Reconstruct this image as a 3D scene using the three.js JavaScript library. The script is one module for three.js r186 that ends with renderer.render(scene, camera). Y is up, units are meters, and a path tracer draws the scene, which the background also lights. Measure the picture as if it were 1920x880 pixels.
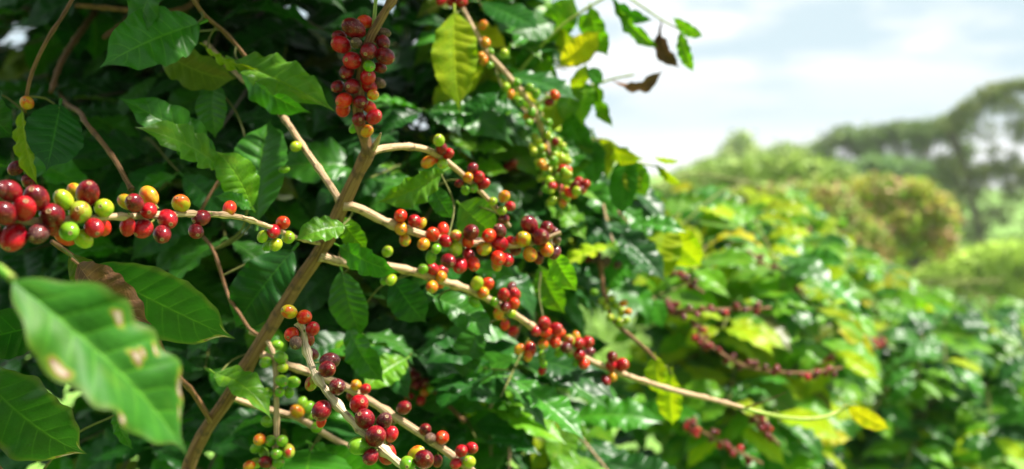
import * as THREE from 'three';
import { mergeGeometries } from 'three/addons/utils/BufferGeometryUtils.js';

// ---------------------------------------------------------------- camera, sky, sun, exposure
const EYE = 1.45, FOCAL = 2059;                       // eye height in metres; focal length in photograph pixels (1920 x 880)
const scene = new THREE.Scene();
const camera = new THREE.PerspectiveCamera(2 * Math.atan(440 / FOCAL) * 180 / Math.PI, 1920 / 880, 0.05, 900);
camera.position.set(0, EYE, 0);
camera.focus = 0.785;
camera.userData.fStop = 4.9;
const renderer = new THREE.WebGLRenderer({ antialias: true });
renderer.setSize(1024, 469);
renderer.toneMapping = THREE.LinearToneMapping;
renderer.toneMappingExposure = 3.15;
renderer.shadowMap.enabled = true;

const SUN = new THREE.Vector3(0.50, 0.80, 0.04).normalize();
const sun = new THREE.DirectionalLight(new THREE.Color(1, 0.955, 0.87), 5);
sun.position.copy(SUN).multiplyScalar(30);
sun.castShadow = true;
sun.shadow.radius = 9;
sun.shadow.mapSize.set(2048, 2048);
Object.assign(sun.shadow.camera, { left: -12, right: 12, top: 12, bottom: -12, near: 1, far: 90 });
scene.add(sun, sun.target);

// ---------------------------------------------------------------- numbers
function rng(seed) {
  let a = seed >>> 0;
  return () => { a = (a + 0x6d2b79f5) | 0; let t = Math.imul(a ^ (a >>> 15), 1 | a); t = (t + Math.imul(t ^ (t >>> 7), 61 | t)) ^ t; return ((t ^ (t >>> 14)) >>> 0) / 4294967296; };
}
const R = rng(20240611), rr = (a, b, f = R) => a + (b - a) * f();
const V = (x, y, z) => new THREE.Vector3(x, y, z);
const { clamp, lerp, smoothstep } = THREE.MathUtils;
const hash3 = (x, y, z) => { let h = Math.imul(x, 374761393) ^ Math.imul(y, 668265263) ^ Math.imul(z, 1442695041); h = Math.imul(h ^ (h >>> 13), 1274126177); return ((h ^ (h >>> 16)) >>> 0) / 4294967296; };
function noise(x, y, z = 0) {
  const X = Math.floor(x), Y = Math.floor(y), Z = Math.floor(z), s = (t) => t * t * (3 - 2 * t), u = s(x - X), v = s(y - Y), w = s(z - Z);
  const at2 = (k) => lerp(lerp(hash3(X, Y, k), hash3(X + 1, Y, k), u), lerp(hash3(X, Y + 1, k), hash3(X + 1, Y + 1, k), u), v);
  return lerp(at2(Z), at2(Z + 1), w);
}
function fbm(x, y, z = 0, n = 4) { let s = 0, a = 0.5, t = 0; for (let i = 0; i < n; i++) { s += a * noise(x, y, z); t += a; a *= 0.5; x = x * 2.03 + 11.3; y = y * 2.03 + 7.7; z = z * 2.03 + 3.1; } return s / t; }
// a point given by where it stands in the photograph and how far away it is
const at = (px, py, d) => V((px - 960) / FOCAL * d, EYE + (440 - py) / FOCAL * d, -d);
const seen = (p) => { const d = Math.max(1e-3, -p.z); return [960 + p.x / d * FOCAL, 440 - (p.y - EYE) / d * FOCAL, d]; };

// ---------------------------------------------------------------- sky: thin bright cloud over pale blue
{
  const W = 2048, H = 1024, data = new Float32Array(W * H * 4);
  for (let j = 0; j < H; j++) {
    const up = ((j + 0.5) / H - 0.5) * Math.PI, y = Math.sin(up);
    for (let i = 0; i < W; i++) {
      const a = ((i + 0.5) / W - 0.5) * 2 * Math.PI, x = Math.cos(a) * Math.cos(up), z = Math.sin(a) * Math.cos(up), o = (j * W + i) * 4;
      const e = Math.max(0, y), s = x * SUN.x + y * SUN.y + z * SUN.z;
      const blue = [lerp(0.64, 0.43, smoothstep(e, 0.1, 1)), lerp(0.79, 0.53, smoothstep(e, 0.1, 1)), lerp(0.86, 0.64, smoothstep(e, 0.1, 1))];
      let c = 0, shade = 1;
      if (y > -0.02) {
        const k = 1 / (e + 0.16), n = fbm(x * k * 1.5 + 4.1, z * k * 1.5 + 2.7, e * 3, 6), m = fbm(x * k * 4.2 + 9, z * k * 4.2 - 3, e * 6 + 5, 4);
        c = smoothstep(n * 0.8 + m * 0.28, 0.51, 0.65) * (0.35 + 0.65 * smoothstep(y, 0.11, 0.17));
        c = Math.max(c, 0.95 * (1 - smoothstep(y, 0.06, 0.125)));
        shade = 0.93 + 0.17 * fbm(x * k * 3 + 31, z * k * 3 + 8, e * 4, 4);
      }
      const glow = 0.30 * Math.pow(Math.max(0, s), 6) + 1.5 * Math.pow(Math.max(0, s), 60);
      const cl = [1.05 * shade, 1.055 * shade, 1.055 * shade];
      for (let q = 0; q < 3; q++) data[o + q] = (lerp(blue[q], cl[q], c * 0.92) + glow) * 0.355;
      data[o + 3] = 1;
    }
  }
  const t = new THREE.DataTexture(data, W, H, THREE.RGBAFormat, THREE.FloatType);
  t.mapping = THREE.EquirectangularReflectionMapping; t.magFilter = THREE.LinearFilter; t.needsUpdate = true;
  scene.background = t; scene.environment = t;
}

// ---------------------------------------------------------------- textures
const enc = (c) => { c = clamp(c, 0, 1); return 255 * (c <= 0.0031308 ? 12.92 * c : 1.055 * Math.pow(c, 1 / 2.4) - 0.055); };
function colorTexture(w, h, f, repeat = false) {
  const d = new Uint8Array(w * h * 4), c = [0, 0, 0];
  for (let j = 0; j < h; j++) for (let i = 0; i < w; i++) { f((i + 0.5) / w, (j + 0.5) / h, c); const o = (j * w + i) * 4; d[o] = enc(c[0]); d[o + 1] = enc(c[1]); d[o + 2] = enc(c[2]); d[o + 3] = 255; }
  const t = new THREE.DataTexture(d, w, h);
  t.colorSpace = THREE.SRGBColorSpace; t.magFilter = THREE.LinearFilter; t.minFilter = THREE.LinearMipmapLinearFilter; t.generateMipmaps = true;
  t.wrapS = t.wrapT = repeat ? THREE.RepeatWrapping : THREE.ClampToEdgeWrapping; t.needsUpdate = true;
  return t;
}
function greyTexture(w, h, f, repeat = false) {
  const t = colorTexture(w, h, (u, v, c) => { c[0] = c[1] = c[2] = 0; }, repeat), d = t.image.data;
  for (let j = 0; j < h; j++) for (let i = 0; i < w; i++) { const o = (j * w + i) * 4; d[o] = d[o + 1] = d[o + 2] = 255 * clamp(f((i + 0.5) / w, (j + 0.5) / h), 0, 1); }
  t.colorSpace = THREE.NoColorSpace;
  return t;
}

// a coffee leaf in the leaf's own coordinates: u across, v from stalk to tip
const VEINS = 9.5, SLANT = 1.15;
const mix3 = (c, k, t) => { for (let q = 0; q < 3; q++) c[q] = lerp(c[q], k[q], t); };
function leafTexture(base, vein, { spots = [], edge = 0, blotch = 0, blotchColor = [0.3, 0.26, 0.02], seed = 1 } = {}) {
  return colorTexture(192, 384, (u, v, c) => {
    const s = 2 * u - 1, a = Math.abs(s), q = v * VEINS - a * SLANT * (0.8 + 0.4 * v) + (s > 0 ? 0.35 : 0), near = Math.abs(q - Math.round(q));
    const n = fbm(u * 5 + seed * 7, v * 9 + seed, seed, 4), f = noise(u * 70 + seed, v * 130, 5), k = 0.72 + 0.5 * n + 0.16 * (f - 0.5);
    for (let i = 0; i < 3; i++) c[i] = base[i] * k;
    if (blotch) mix3(c, blotchColor, blotch * smoothstep(fbm(u * 3 + seed * 3, v * 4 + 9, seed + 2, 4), 0.46, 0.7));
    mix3(c, vein, 0.75 * Math.exp(-Math.pow(s / 0.035, 2)));
    mix3(c, vein, 0.6 * Math.exp(-Math.pow(near / 0.05, 2)) * (1 - 0.8 * a) * smoothstep(a, 0, 0.08));
    if (edge) { const e = a + 0.28 * (fbm(u * 4 + 3, v * 11 + seed * 5, 2, 3) - 0.5) + 0.35 * smoothstep(v, 0.8, 1); mix3(c, [0.20, 0.10, 0.05], edge * smoothstep(e, 0.9, 1.0)); mix3(c, [0.28, 0.25, 0.03], 0.5 * edge * smoothstep(e, 0.78, 0.92) * (1 - smoothstep(e, 0.92, 1))); }
    for (const [x, y, r] of spots) {
      const d = Math.hypot((s - x), (v - y) * 2.3) / r + 0.5 * (noise(u * 22 + x * 9, v * 40, seed) - 0.5);
      mix3(c, [0.30, 0.32, 0.03], 0.8 * (1 - smoothstep(d, 1.0, 1.7))); mix3(c, [0.22, 0.10, 0.05], 1 - smoothstep(d, 0.85, 1.05)); mix3(c, [0.55, 0.44, 0.36], 0.9 * (1 - smoothstep(d, 0.45, 0.8)));
    }
  });
}
const leafBump = greyTexture(192, 384, (u, v) => {
  const s = 2 * u - 1, a = Math.abs(s), q = v * VEINS - a * SLANT * (0.8 + 0.4 * v) + (s > 0 ? 0.35 : 0), near = Math.abs(q - Math.round(q));
  return 0.45 + 0.25 * Math.min(1, near * 4) * (1 - a) - 0.3 * Math.exp(-Math.pow(s / 0.04, 2)) + 0.3 * (fbm(u * 30, v * 60, 3, 3) - 0.5);
});
const LT = {  // light and lime carry some sunlight through the leaf in their colour
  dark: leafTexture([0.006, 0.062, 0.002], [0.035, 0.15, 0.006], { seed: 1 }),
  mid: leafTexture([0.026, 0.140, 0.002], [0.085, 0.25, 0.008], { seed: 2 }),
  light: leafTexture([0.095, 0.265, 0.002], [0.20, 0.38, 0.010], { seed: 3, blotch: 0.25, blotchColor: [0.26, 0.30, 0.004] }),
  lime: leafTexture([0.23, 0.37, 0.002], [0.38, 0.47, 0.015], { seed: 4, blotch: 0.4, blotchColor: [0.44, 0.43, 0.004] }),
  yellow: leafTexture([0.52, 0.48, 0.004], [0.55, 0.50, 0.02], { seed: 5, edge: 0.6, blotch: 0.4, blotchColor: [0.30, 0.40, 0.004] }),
  olive: leafTexture([0.075, 0.115, 0.006], [0.18, 0.22, 0.02], { seed: 6, blotch: 0.5, blotchColor: [0.13, 0.11, 0.012] }),
  dry: leafTexture([0.145, 0.070, 0.030], [0.24, 0.13, 0.065], { seed: 7, blotch: 0.7, blotchColor: [0.06, 0.032, 0.02] }),
  worn: leafTexture([0.022, 0.120, 0.004], [0.075, 0.21, 0.010], { seed: 8, edge: 0.3, spots: [[0.83, 0.88, 0.13], [0.55, 0.93, 0.12], [-0.7, 0.9, 0.07], [0.4, 0.3, 0.03]] }),
  spotted: leafTexture([0.032, 0.155, 0.008], [0.11, 0.34, 0.015], { seed: 9, edge: 0.25, blotch: 0.15, blotchColor: [0.20, 0.30, 0.01], spots: [[-0.66, 0.36, 0.085], [-0.36, 0.52, 0.075], [-0.5, 0.53, 0.05], [-0.82, 0.56, 0.05], [-0.92, 0.74, 0.10], [-0.7, 0.82, 0.055], [0.8, 0.34, 0.10], [0.93, 0.62, 0.06]] }),
};
const plain = leafTexture([0.55, 0.55, 0.55], [0.9, 0.9, 0.75], { seed: 11 });   // takes each copy's own leaf colour
function leafMaterial(map, gloss = 0.5, tint = 1, through = 0.34, rough = 0.27) {
  const m = new THREE.MeshPhysicalMaterial({ map, bumpMap: leafBump, bumpScale: 0.0012, roughness: 1, side: THREE.DoubleSide, transmission: through, thickness: 0, clearcoat: gloss, clearcoatRoughness: rough, specularIntensity: 0.12 });
  m.color.setRGB(tint, tint, tint * 0.97);
  return m;
}
const LM = {};
for (const [k, t] of Object.entries(LT)) {
  const gloss = { dark: 0.5, mid: 0.62, light: 0.5, lime: 0.25, yellow: 0.2, olive: 0.4, dry: 0.08, worn: 0.65, spotted: 0.3 }[k], through = { dark: 0.3, mid: 0.36, light: 0.5, lime: 0.5, yellow: 0.5, dry: 0.15 }[k] ?? 0.33;
  LM[k] = [0.8, 1, 1.2].map((tint) => leafMaterial(t, gloss, tint, through, k === 'spotted' ? 0.5 : k === 'worn' ? 0.42 : 0.38));
}
const leafMass = leafMaterial(plain, 0.45, 1, 0.42, 0.42);
const quilted = leafMaterial(LT.mid, 0.8, 0.8, 0.2, 0.42);
const pick = (list, f = R) => list[Math.floor(f() * list.length)];

// coffee cherries: v = 0 at the stalk, 1 at the navel
function cherryTexture(a, b, { patch = 0.5, scuff = 0.25, bloom = 0, green = 0, seed = 1 }) {
  return colorTexture(128, 64, (u, v, c) => {
    const ang = u * 2 * Math.PI, lat = v * Math.PI, x = Math.cos(ang) * Math.sin(lat), z = Math.sin(ang) * Math.sin(lat), y = -Math.cos(lat);
    const n = fbm(x * 1.3 + seed * 5, y * 1.3 + seed * 2, z * 1.3 + seed, 3), m = fbm(x * 7 + seed, y * 7, z * 7 + 4, 3);
    for (let i = 0; i < 3; i++) c[i] = lerp(a[i], b[i], smoothstep(n + patch - 0.5 + 0.12 * (m - 0.5), 0.36, 0.64)) * (0.82 + 0.36 * m);
    if (green) mix3(c, [0.34, 0.24, 0.01], green * smoothstep(0.34 - v + 0.35 * (n - 0.5) + 0.1 * (m - 0.5), 0, 0.2));
    if (bloom) mix3(c, [0.12, 0.075, 0.065], bloom * smoothstep(fbm(x * 2.2 + 9, y * 2.2 + seed, z * 2.2, 4), 0.48, 0.68));
    mix3(c, [0.42, 0.26, 0.16], scuff * smoothstep(fbm(x * 11 + seed * 3, y * 9, z * 11, 3), 0.63, 0.74));
    mix3(c, [0.55, 0.42, 0.26], 0.8 * smoothstep(noise(x * 26 + seed, y * 26, z * 26), 0.94, 0.97) * (scuff > 0 ? 1 : 0));
    const ring = v - 0.015 * (m - 0.5);
    mix3(c, [0.30, 0.19, 0.09], 0.75 * smoothstep(ring, 0.915, 0.94)); mix3(c, [0.10, 0.055, 0.03], 0.85 * smoothstep(ring, 0.962, 0.98));
    mix3(c, [0.12, 0.16, 0.03], 0.9 * (1 - smoothstep(v, 0.03, 0.06)));
  });
}
const CM = {};
{
  const kinds = {
    d: [[0.175, 0.002, 0.007], [0.070, 0.002, 0.006], { patch: 0.5, scuff: 0.3 }], r: [[0.33, 0.002, 0.008], [0.17, 0.002, 0.007], { patch: 0.45, scuff: 0.25, green: 0.25 }],
    s: [[0.46, 0.012, 0.005], [0.48, 0.08, 0.006], { patch: 0.38, scuff: 0.15, green: 0.6 }], o: [[0.48, 0.070, 0.006], [0.40, 0.20, 0.008], { patch: 0.5, scuff: 0.1 }],
    y: [[0.30, 0.24, 0.006], [0.42, 0.065, 0.006], { patch: 0.46, scuff: 0.15 }], g: [[0.075, 0.20, 0.008], [0.13, 0.25, 0.010], { patch: 0.5, scuff: 0.08 }],
    l: [[0.19, 0.29, 0.010], [0.29, 0.30, 0.012], { patch: 0.42, scuff: 0.1 }], b: [[0.055, 0.032, 0.024], [0.11, 0.06, 0.04], { patch: 0.5, scuff: 0.5, bloom: 0.3 }],
    p: [[0.11, 0.005, 0.009], [0.045, 0.005, 0.010], { patch: 0.5, scuff: 0.35, bloom: 0.3 }], m: [[0.28, 0.020, 0.012], [0.20, 0.24, 0.015], { patch: 0.5, scuff: 0.45 }],
  };
  let n = 1;
  for (const [k, [a, b, o]] of Object.entries(kinds)) CM[k] = [0, 1].map(() => new THREE.MeshPhysicalMaterial({ map: cherryTexture(a, b, { ...o, seed: n++ }), roughness: k === 'b' ? 0.7 : 0.45, clearcoat: k === 'b' ? 0.1 : 0.4, clearcoatRoughness: 0.15, specularIntensity: 0.15 }));
}
// bark: u round the stem, v along it
function barkMaterial(a, b, dark, rough, seed) {
  const f = (u, v) => { const ang = u * 2 * Math.PI; return fbm(Math.cos(ang) * 5 + seed, Math.sin(ang) * 5, v * 3, 4) * 0.65 + fbm(Math.cos(ang) * 9, Math.sin(ang) * 9 + seed, v * 14, 3) * 0.35; };
  const map = colorTexture(64, 256, (u, v, c) => { const n = f(u, v); for (let i = 0; i < 3; i++) c[i] = lerp(a[i], b[i], smoothstep(n, 0.3, 0.7)); mix3(c, dark, 0.75 * smoothstep(fbm(u * 6, v * 26, seed, 3), 0.6, 0.78)); }, true);
  return new THREE.MeshPhysicalMaterial({ map, bumpMap: greyTexture(64, 256, f, true), bumpScale: 0.0024, roughness: rough, specularIntensity: 0.5 });
}
const BARK = {
  tan: barkMaterial([0.30, 0.185, 0.095], [0.47, 0.33, 0.20], [0.10, 0.055, 0.03], 0.7, 1),
  brown: barkMaterial([0.115, 0.052, 0.020], [0.235, 0.122, 0.055], [0.06, 0.032, 0.018], 0.75, 2),
  pale: barkMaterial([0.42, 0.31, 0.19], [0.60, 0.48, 0.33], [0.16, 0.10, 0.06], 0.65, 3),
  green: barkMaterial([0.20, 0.30, 0.04], [0.34, 0.40, 0.08], [0.20, 0.16, 0.05], 0.5, 4),
  twig: barkMaterial([0.10, 0.12, 0.02], [0.17, 0.17, 0.04], [0.10, 0.06, 0.03], 0.6, 6),
  grey: barkMaterial([0.07, 0.055, 0.042], [0.14, 0.115, 0.09], [0.04, 0.03, 0.022], 0.85, 5),
};

// ---------------------------------------------------------------- shapes
// A leaf with its stalk: x from stalk (0) to tip (1), y along the upper side's normal, z across (full width 1); sizes come from each leaf's scale.
function leafShape({ curl = 0.5, fold = 0.12, wave = 0.03, waves = 4, twist = 0, quilt = 0.015, sway = 0, ragged = 0.02, nu = 48, nv = 5, seed = 1 }) {
  const f = rng(seed), ph = [f() * 6.28, f() * 6.28], ph2 = [f() * 6.28, f() * 6.28], mid = [];
  let x = 0, y = 0;
  for (let i = 0; i <= nu; i++) { mid.push([x, y]); const a = -curl * (i / nu) * (0.6 + 0.8 * i / nu); x += Math.cos(a) / nu; y += Math.sin(a) / nu; }
  const [ex, ey] = mid[nu], ea = Math.atan2(ey, ex), el = Math.hypot(ex, ey), ca = Math.cos(-ea), sa = Math.sin(-ea);
  const pos = [], uv = [], idx = [], cols = 2 * nv + 1;
  for (let i = 0; i <= nu; i++) {
    const t = i / nu, mx = (mid[i][0] * ca - mid[i][1] * sa) / el, my = (mid[i][0] * sa + mid[i][1] * ca) / el;
    let w = Math.pow(Math.max(0, Math.sin(Math.PI * Math.pow(t, 0.9))), 0.78);
    w = lerp(w, 0.30 * Math.pow(Math.max(0, 1 - t) / 0.22, 1.2), smoothstep(t, 0.78, 0.94));
    w *= 1 - ragged * (noise(t * 17 + seed * 3, seed) + 0.8 * Math.sin(t * 41 + seed));
    for (let j = 0; j < cols; j++) {
      const s = (j - nv) / nv, a = Math.abs(s), k = s > 0 ? 1 : 0, env = Math.sin(Math.PI * Math.min(1, t * 1.08)) * 0.75 + 0.25 * (1 - t);
      const q = t * VEINS - a * SLANT * (0.8 + 0.4 * t) + (s > 0 ? 0.35 : 0);
      let n = fold * 0.42 * a * w * 0.5 - 0.25 * fold * a * a * w * 0.42;
      n += quilt * Math.pow(Math.abs(Math.sin(Math.PI * q)), 0.8) * Math.sqrt(Math.max(0, a * (1 - 0.75 * a))) * 1.9 * env * w;
      n += wave * Math.pow(a, 1.6) * env * (Math.sin(2 * Math.PI * waves * t + ph[k]) + 0.3 * Math.sin(2 * Math.PI * waves * 2.1 * t + ph2[k]));
      const tw = twist * (t - 0.4), z = 0.5 * s * w;
      pos.push(mx, my + n * Math.cos(tw) + z * 0.42 * Math.sin(tw), z * Math.cos(tw) - n * Math.sin(tw) + sway * Math.sin(Math.PI * t));
      uv.push(0.5 + 0.5 * s, t);
    }
  }
  for (let i = 0; i < nu; i++) for (let j = 0; j < cols - 1; j++) { const a = i * cols + j, b = a + 1, c = a + cols, d = c + 1; idx.push(a, b, c, b, d, c); }
  const o = pos.length / 3, st = 5;                                                     // the stalk
  for (let i = 0; i < 4; i++) for (let j = 0; j < st; j++) { const t = i / 3, a = j / st * 2 * Math.PI, r = lerp(0.011, 0.015, 1 - t); pos.push(lerp(-0.10, 0.06, t), -0.012 * (1 - t) + r * 0.8 * Math.cos(a) - 0.003, r * 2.2 * Math.sin(a)); uv.push(0.5, 0.02); }
  for (let i = 0; i < 3; i++) for (let j = 0; j < st; j++) { const a = o + i * st + j, b = o + i * st + (j + 1) % st; idx.push(a, b, a + st, b, b + st, a + st); }
  const g = new THREE.BufferGeometry();
  g.setAttribute('position', new THREE.Float32BufferAttribute(pos, 3)); g.setAttribute('uv', new THREE.Float32BufferAttribute(uv, 2)); g.setIndex(idx); g.computeVertexNormals();
  return g;
}
const leafKinds = (nu, nv) => [
  { curl: 0.35, wave: 0.026, fold: 0.2 }, { curl: 0.7, wave: 0.04, fold: 0.25, waves: 3.2 }, { curl: 1.1, wave: 0.04, fold: 0.15, twist: 0.5 }, { curl: 0.5, wave: 0.042, fold: 0.3, waves: 4.6, twist: -0.4 },
  { curl: 0.25, wave: 0.035, fold: 0.5, waves: 5, sway: 0.05 }, { curl: 0.9, wave: 0.05, fold: 0.4, waves: 3.6, twist: 0.8, sway: -0.06 }, { curl: 0.15, wave: 0.012, fold: 0.1, quilt: 0.013 }, { curl: 0.6, wave: 0.028, fold: 0.6, waves: 4, twist: -0.9 },
].map((o, i) => leafShape({ nu, nv, seed: 21 + i, ...o }));
const LEAF = leafKinds(64, 6), LEAF_FAR = leafKinds(24, 3);
const QUILT_LEAF = leafShape({ curl: 0.5, wave: 0.02, waves: 3, fold: 0.35, quilt: 0.032, seed: 66, nu: 96, nv: 7 });
const DRY_LEAF = leafShape({ curl: 0.9, wave: 0.11, waves: 4.5, fold: 0.9, twist: 1.6, quilt: 0.02, ragged: 0.12, seed: 77, nu: 64, nv: 6 });
const CURL_LEAF = leafShape({ curl: 1.0, wave: 0.05, waves: 3, fold: 0.9, twist: 1.5, sway: 0.08, quilt: 0.015, ragged: 0.06, seed: 78, nu: 48, nv: 5 });
const BIG_LEAF = leafShape({ curl: 0.55, wave: 0.050, waves: 2.3, fold: 0.55, twist: 0.9, quilt: 0.010, ragged: 0.07, seed: 91, nu: 96, nv: 9 });

const CHERRY = (() => {                                                                 // radius 1, stalk at -y, navel at +y
  const prof = [], vs = [];
  for (let i = 0; i <= 20; i++) { const a = Math.PI * i / 20 * 0.92, r = Math.sin(a) * (1 - 0.03 * Math.cos(a)); prof.push(new THREE.Vector2(i ? r : 0.0001, -1.12 * Math.cos(a))); vs.push(i / 20 * 0.92); }
  for (const [r, y, v] of [[0.225, 1.095, 0.93], [0.205, 1.122, 0.94], [0.165, 1.125, 0.95], [0.13, 1.095, 0.962], [0.075, 1.085, 0.975], [0.055, 1.115, 0.985], [0.0001, 1.12, 1]]) { prof.push(new THREE.Vector2(r, y)); vs.push(v); }
  const g = new THREE.LatheGeometry(prof, 22), uv = g.attributes.uv, n = prof.length;
  for (let i = 0; i < uv.count; i++) uv.setY(i, vs[i % n]);
  const stalk = new THREE.CylinderGeometry(0.10, 0.13, 0.6, 6, 1, true); stalk.translate(0, -1.35, 0);
  for (let i = 0; i < stalk.attributes.uv.count; i++) stalk.attributes.uv.setXY(i, 0.5, 0.01);
  const m = mergeGeometries([g, stalk]);
  m.computeVertexNormals();
  const p = m.attributes.position, nn = m.attributes.normal;                             // close the lathe's seam
  for (let k = 0; k < n; k++) { const a = k, b = 22 * n + k, x = nn.getX(a) + nn.getX(b), y = nn.getY(a) + nn.getY(b), z = nn.getZ(a) + nn.getZ(b), l = Math.hypot(x, y, z) || 1; for (const q of [a, b]) nn.setXYZ(q, x / l, y / l, z / l); }
  return m;
})();
const CHERRY_FAR = new THREE.SphereGeometry(1, 12, 9);

// A stem that bends through points, thinner towards its end, thicker at its nodes.
function stemShape(points, r0, r1, { node = 0.045, swell = 0.35, sides = 9, step = 0.008, knobs = 0.05, seed = 1 } = {}) {
  const curve = new THREE.CatmullRomCurve3(points, false, 'centripetal'), L = curve.getLength(), n = Math.max(4, Math.min(160, Math.ceil(L / step)));
  const pts = curve.getSpacedPoints(n), pos = [], uv = [], idx = [];
  let up = Math.abs(curve.getTangentAt(0).y) > 0.9 ? V(1, 0, 0) : V(0, 1, 0);
  for (let i = 0; i <= n; i++) {
    const t = i / n, T = curve.getTangentAt(t), B = new THREE.Vector3().crossVectors(T, up).normalize(), N = new THREE.Vector3().crossVectors(B, T).normalize();
    up = N;
    const away = Math.abs(t * L / node - Math.round(t * L / node)) * node, r = lerp(r0, r1, t) * (1 + swell * Math.exp(-Math.pow(away / 0.0036, 2)) - 0.35 * swell * Math.exp(-Math.pow((away - 0.0065) / 0.002, 2)));
    for (let j = 0; j <= sides; j++) {
      const a = j / sides * 2 * Math.PI, k = r * (1 + knobs * 2 * (noise(Math.cos(a) * 1.7 + seed * 9, Math.sin(a) * 1.7 + 5, t * L * 70) - 0.5));
      pos.push(pts[i].x + k * (Math.cos(a) * N.x + Math.sin(a) * B.x), pts[i].y + k * (Math.cos(a) * N.y + Math.sin(a) * B.y), pts[i].z + k * (Math.cos(a) * N.z + Math.sin(a) * B.z));
      uv.push(j / sides, t * L * 6 + seed * 0.37);
    }
  }
  const c = sides + 1;
  for (let i = 0; i < n; i++) for (let j = 0; j < sides; j++) { const a = i * c + j; idx.push(a, a + c, a + 1, a + 1, a + c, a + c + 1); }
  for (const end of [0, n]) { const o = pos.length / 3; pos.push(pts[end].x, pts[end].y, pts[end].z); uv.push(0.5, 0.5); for (let j = 0; j < sides; j++) idx.push(...(end ? [o, end * c + j + 1, end * c + j] : [o, j, j + 1])); }
  const g = new THREE.BufferGeometry();
  g.setAttribute('position', new THREE.Float32BufferAttribute(pos, 3)); g.setAttribute('uv', new THREE.Float32BufferAttribute(uv, 2)); g.setIndex(idx); g.computeVertexNormals();
  return g;
}

// ---------------------------------------------------------------- things and their parts
const used = new Map();
const numbered = (name) => { const n = used.get(name) ?? 0; used.set(name, n + 1); return n ? `${name}_${String(n).padStart(3, '0')}` : name; };
function thing(name, label, category, base, group) {
  const o = new THREE.Group(); o.name = numbered(name); o.position.copy(base); o.userData = { label, category };
  if (group) o.userData.group = group;
  scene.add(o);
  return o;
}
function part(name, geometry, material, parent, label) {
  const m = new THREE.Mesh(geometry, material); m.name = name; m.castShadow = m.receiveShadow = true;
  if (label) m.userData.label = label;
  parent.add(m);
  return m;
}
const trace = new Map();                                                                 // branch -> the points it runs through, in the scene's axes
const origin = (o) => { while (o.parent && o.parent !== scene) o = o.parent; return o.position; };
function branch(shrub, points, r0, r1, bark = 'tan', name = 'branch', opts = {}) {
  const g = stemShape(points, r0, r1, { seed: trace.size + 1, ...opts }); g.translate(-shrub.position.x, -shrub.position.y, -shrub.position.z);
  const b = part(name, g, BARK[bark], shrub);
  trace.set(b, new THREE.CatmullRomCurve3(points, false, 'centripetal').getSpacedPoints(60));
  return b;
}
const B = (shrub, list, w0, w1, bark, name, opts) => {                                   // widths in photograph pixels
  const a = list[0], z = list[list.length - 1];
  return branch(shrub, list.map((p) => at(...p)), w0 / 2 / FOCAL * a[2], w1 / 2 / FOCAL * z[2], bark, name, opts);
};
const nearest = (b, p) => { let best = null, d = 1e9; for (const q of trace.get(b)) { const e = q.distanceToSquared(p); if (e < d) { d = e; best = q; } } return best; };
const nearestSeen = (b, px, py) => { let best = null, d = 1e9; for (const q of trace.get(b)) { const [x, y] = seen(q), e = (x - px) ** 2 + (y - py) ** 2; if (e < d) { d = e; best = q; } } return best; };

const covers = [];                                                                       // every leaf, to find out which ones show
function leafMatrix(base, tip, width, normal) {
  const a = tip.clone().sub(base), L = a.length(); a.divideScalar(L);
  const n = normal.clone().addScaledVector(a, -normal.dot(a)).normalize(), s = new THREE.Vector3().crossVectors(a, n);
  return new THREE.Matrix4().makeBasis(a.clone().multiplyScalar(L), n.clone().multiplyScalar(L), s.multiplyScalar(width)).setPosition(base);
}
function place(mesh, matrix, base) { matrix.clone().premultiply(new THREE.Matrix4().makeTranslation(-base.x, -base.y, -base.z)).decompose(mesh.position, mesh.quaternion, mesh.scale); }
// one leaf seen in the photograph: base and tip as pixel + distance, width in pixels, roll turns its face away from the camera
function leaf(b, [bx, by, bd], [tx, ty, td], w, roll, kind, mat, tint = 1, label) {
  const p = at(bx, by, bd), q = at(tx, ty, td), a = q.clone().sub(p).normalize(), eye = V(0, EYE, 0).sub(p).normalize();
  const n = eye.addScaledVector(a, -eye.dot(a)).normalize().applyAxisAngle(a, roll * Math.PI / 180), m = leafMatrix(p, q, w / FOCAL * (bd + td) / 2, n);
  const o = part('leaf', typeof kind === 'number' ? LEAF[kind] : kind, mat === 'quilted' ? quilted : LM[mat][tint], b, label);
  place(o, m, origin(b));
  covers.push({ m, shown: 0, done: true });
  const near = nearest(b, p), gap = near.distanceTo(p);                                  // its stalk reaches the branch
  if (gap > 0.012 && gap < 0.14) {
    const mid = near.clone().lerp(p, 0.5).addScaledVector(a, -0.1 * gap); mid.z -= 0.15 * gap;
    const g = stemShape([near, mid, p.clone().addScaledVector(a, 0.004)], 0.0011, 0.0009, { swell: 0, sides: 5 }); g.translate(-origin(b).x, -origin(b).y, -origin(b).z);
    const st = part('stalk', g, BARK.twig, b);
  }
  return o;
}
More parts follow.
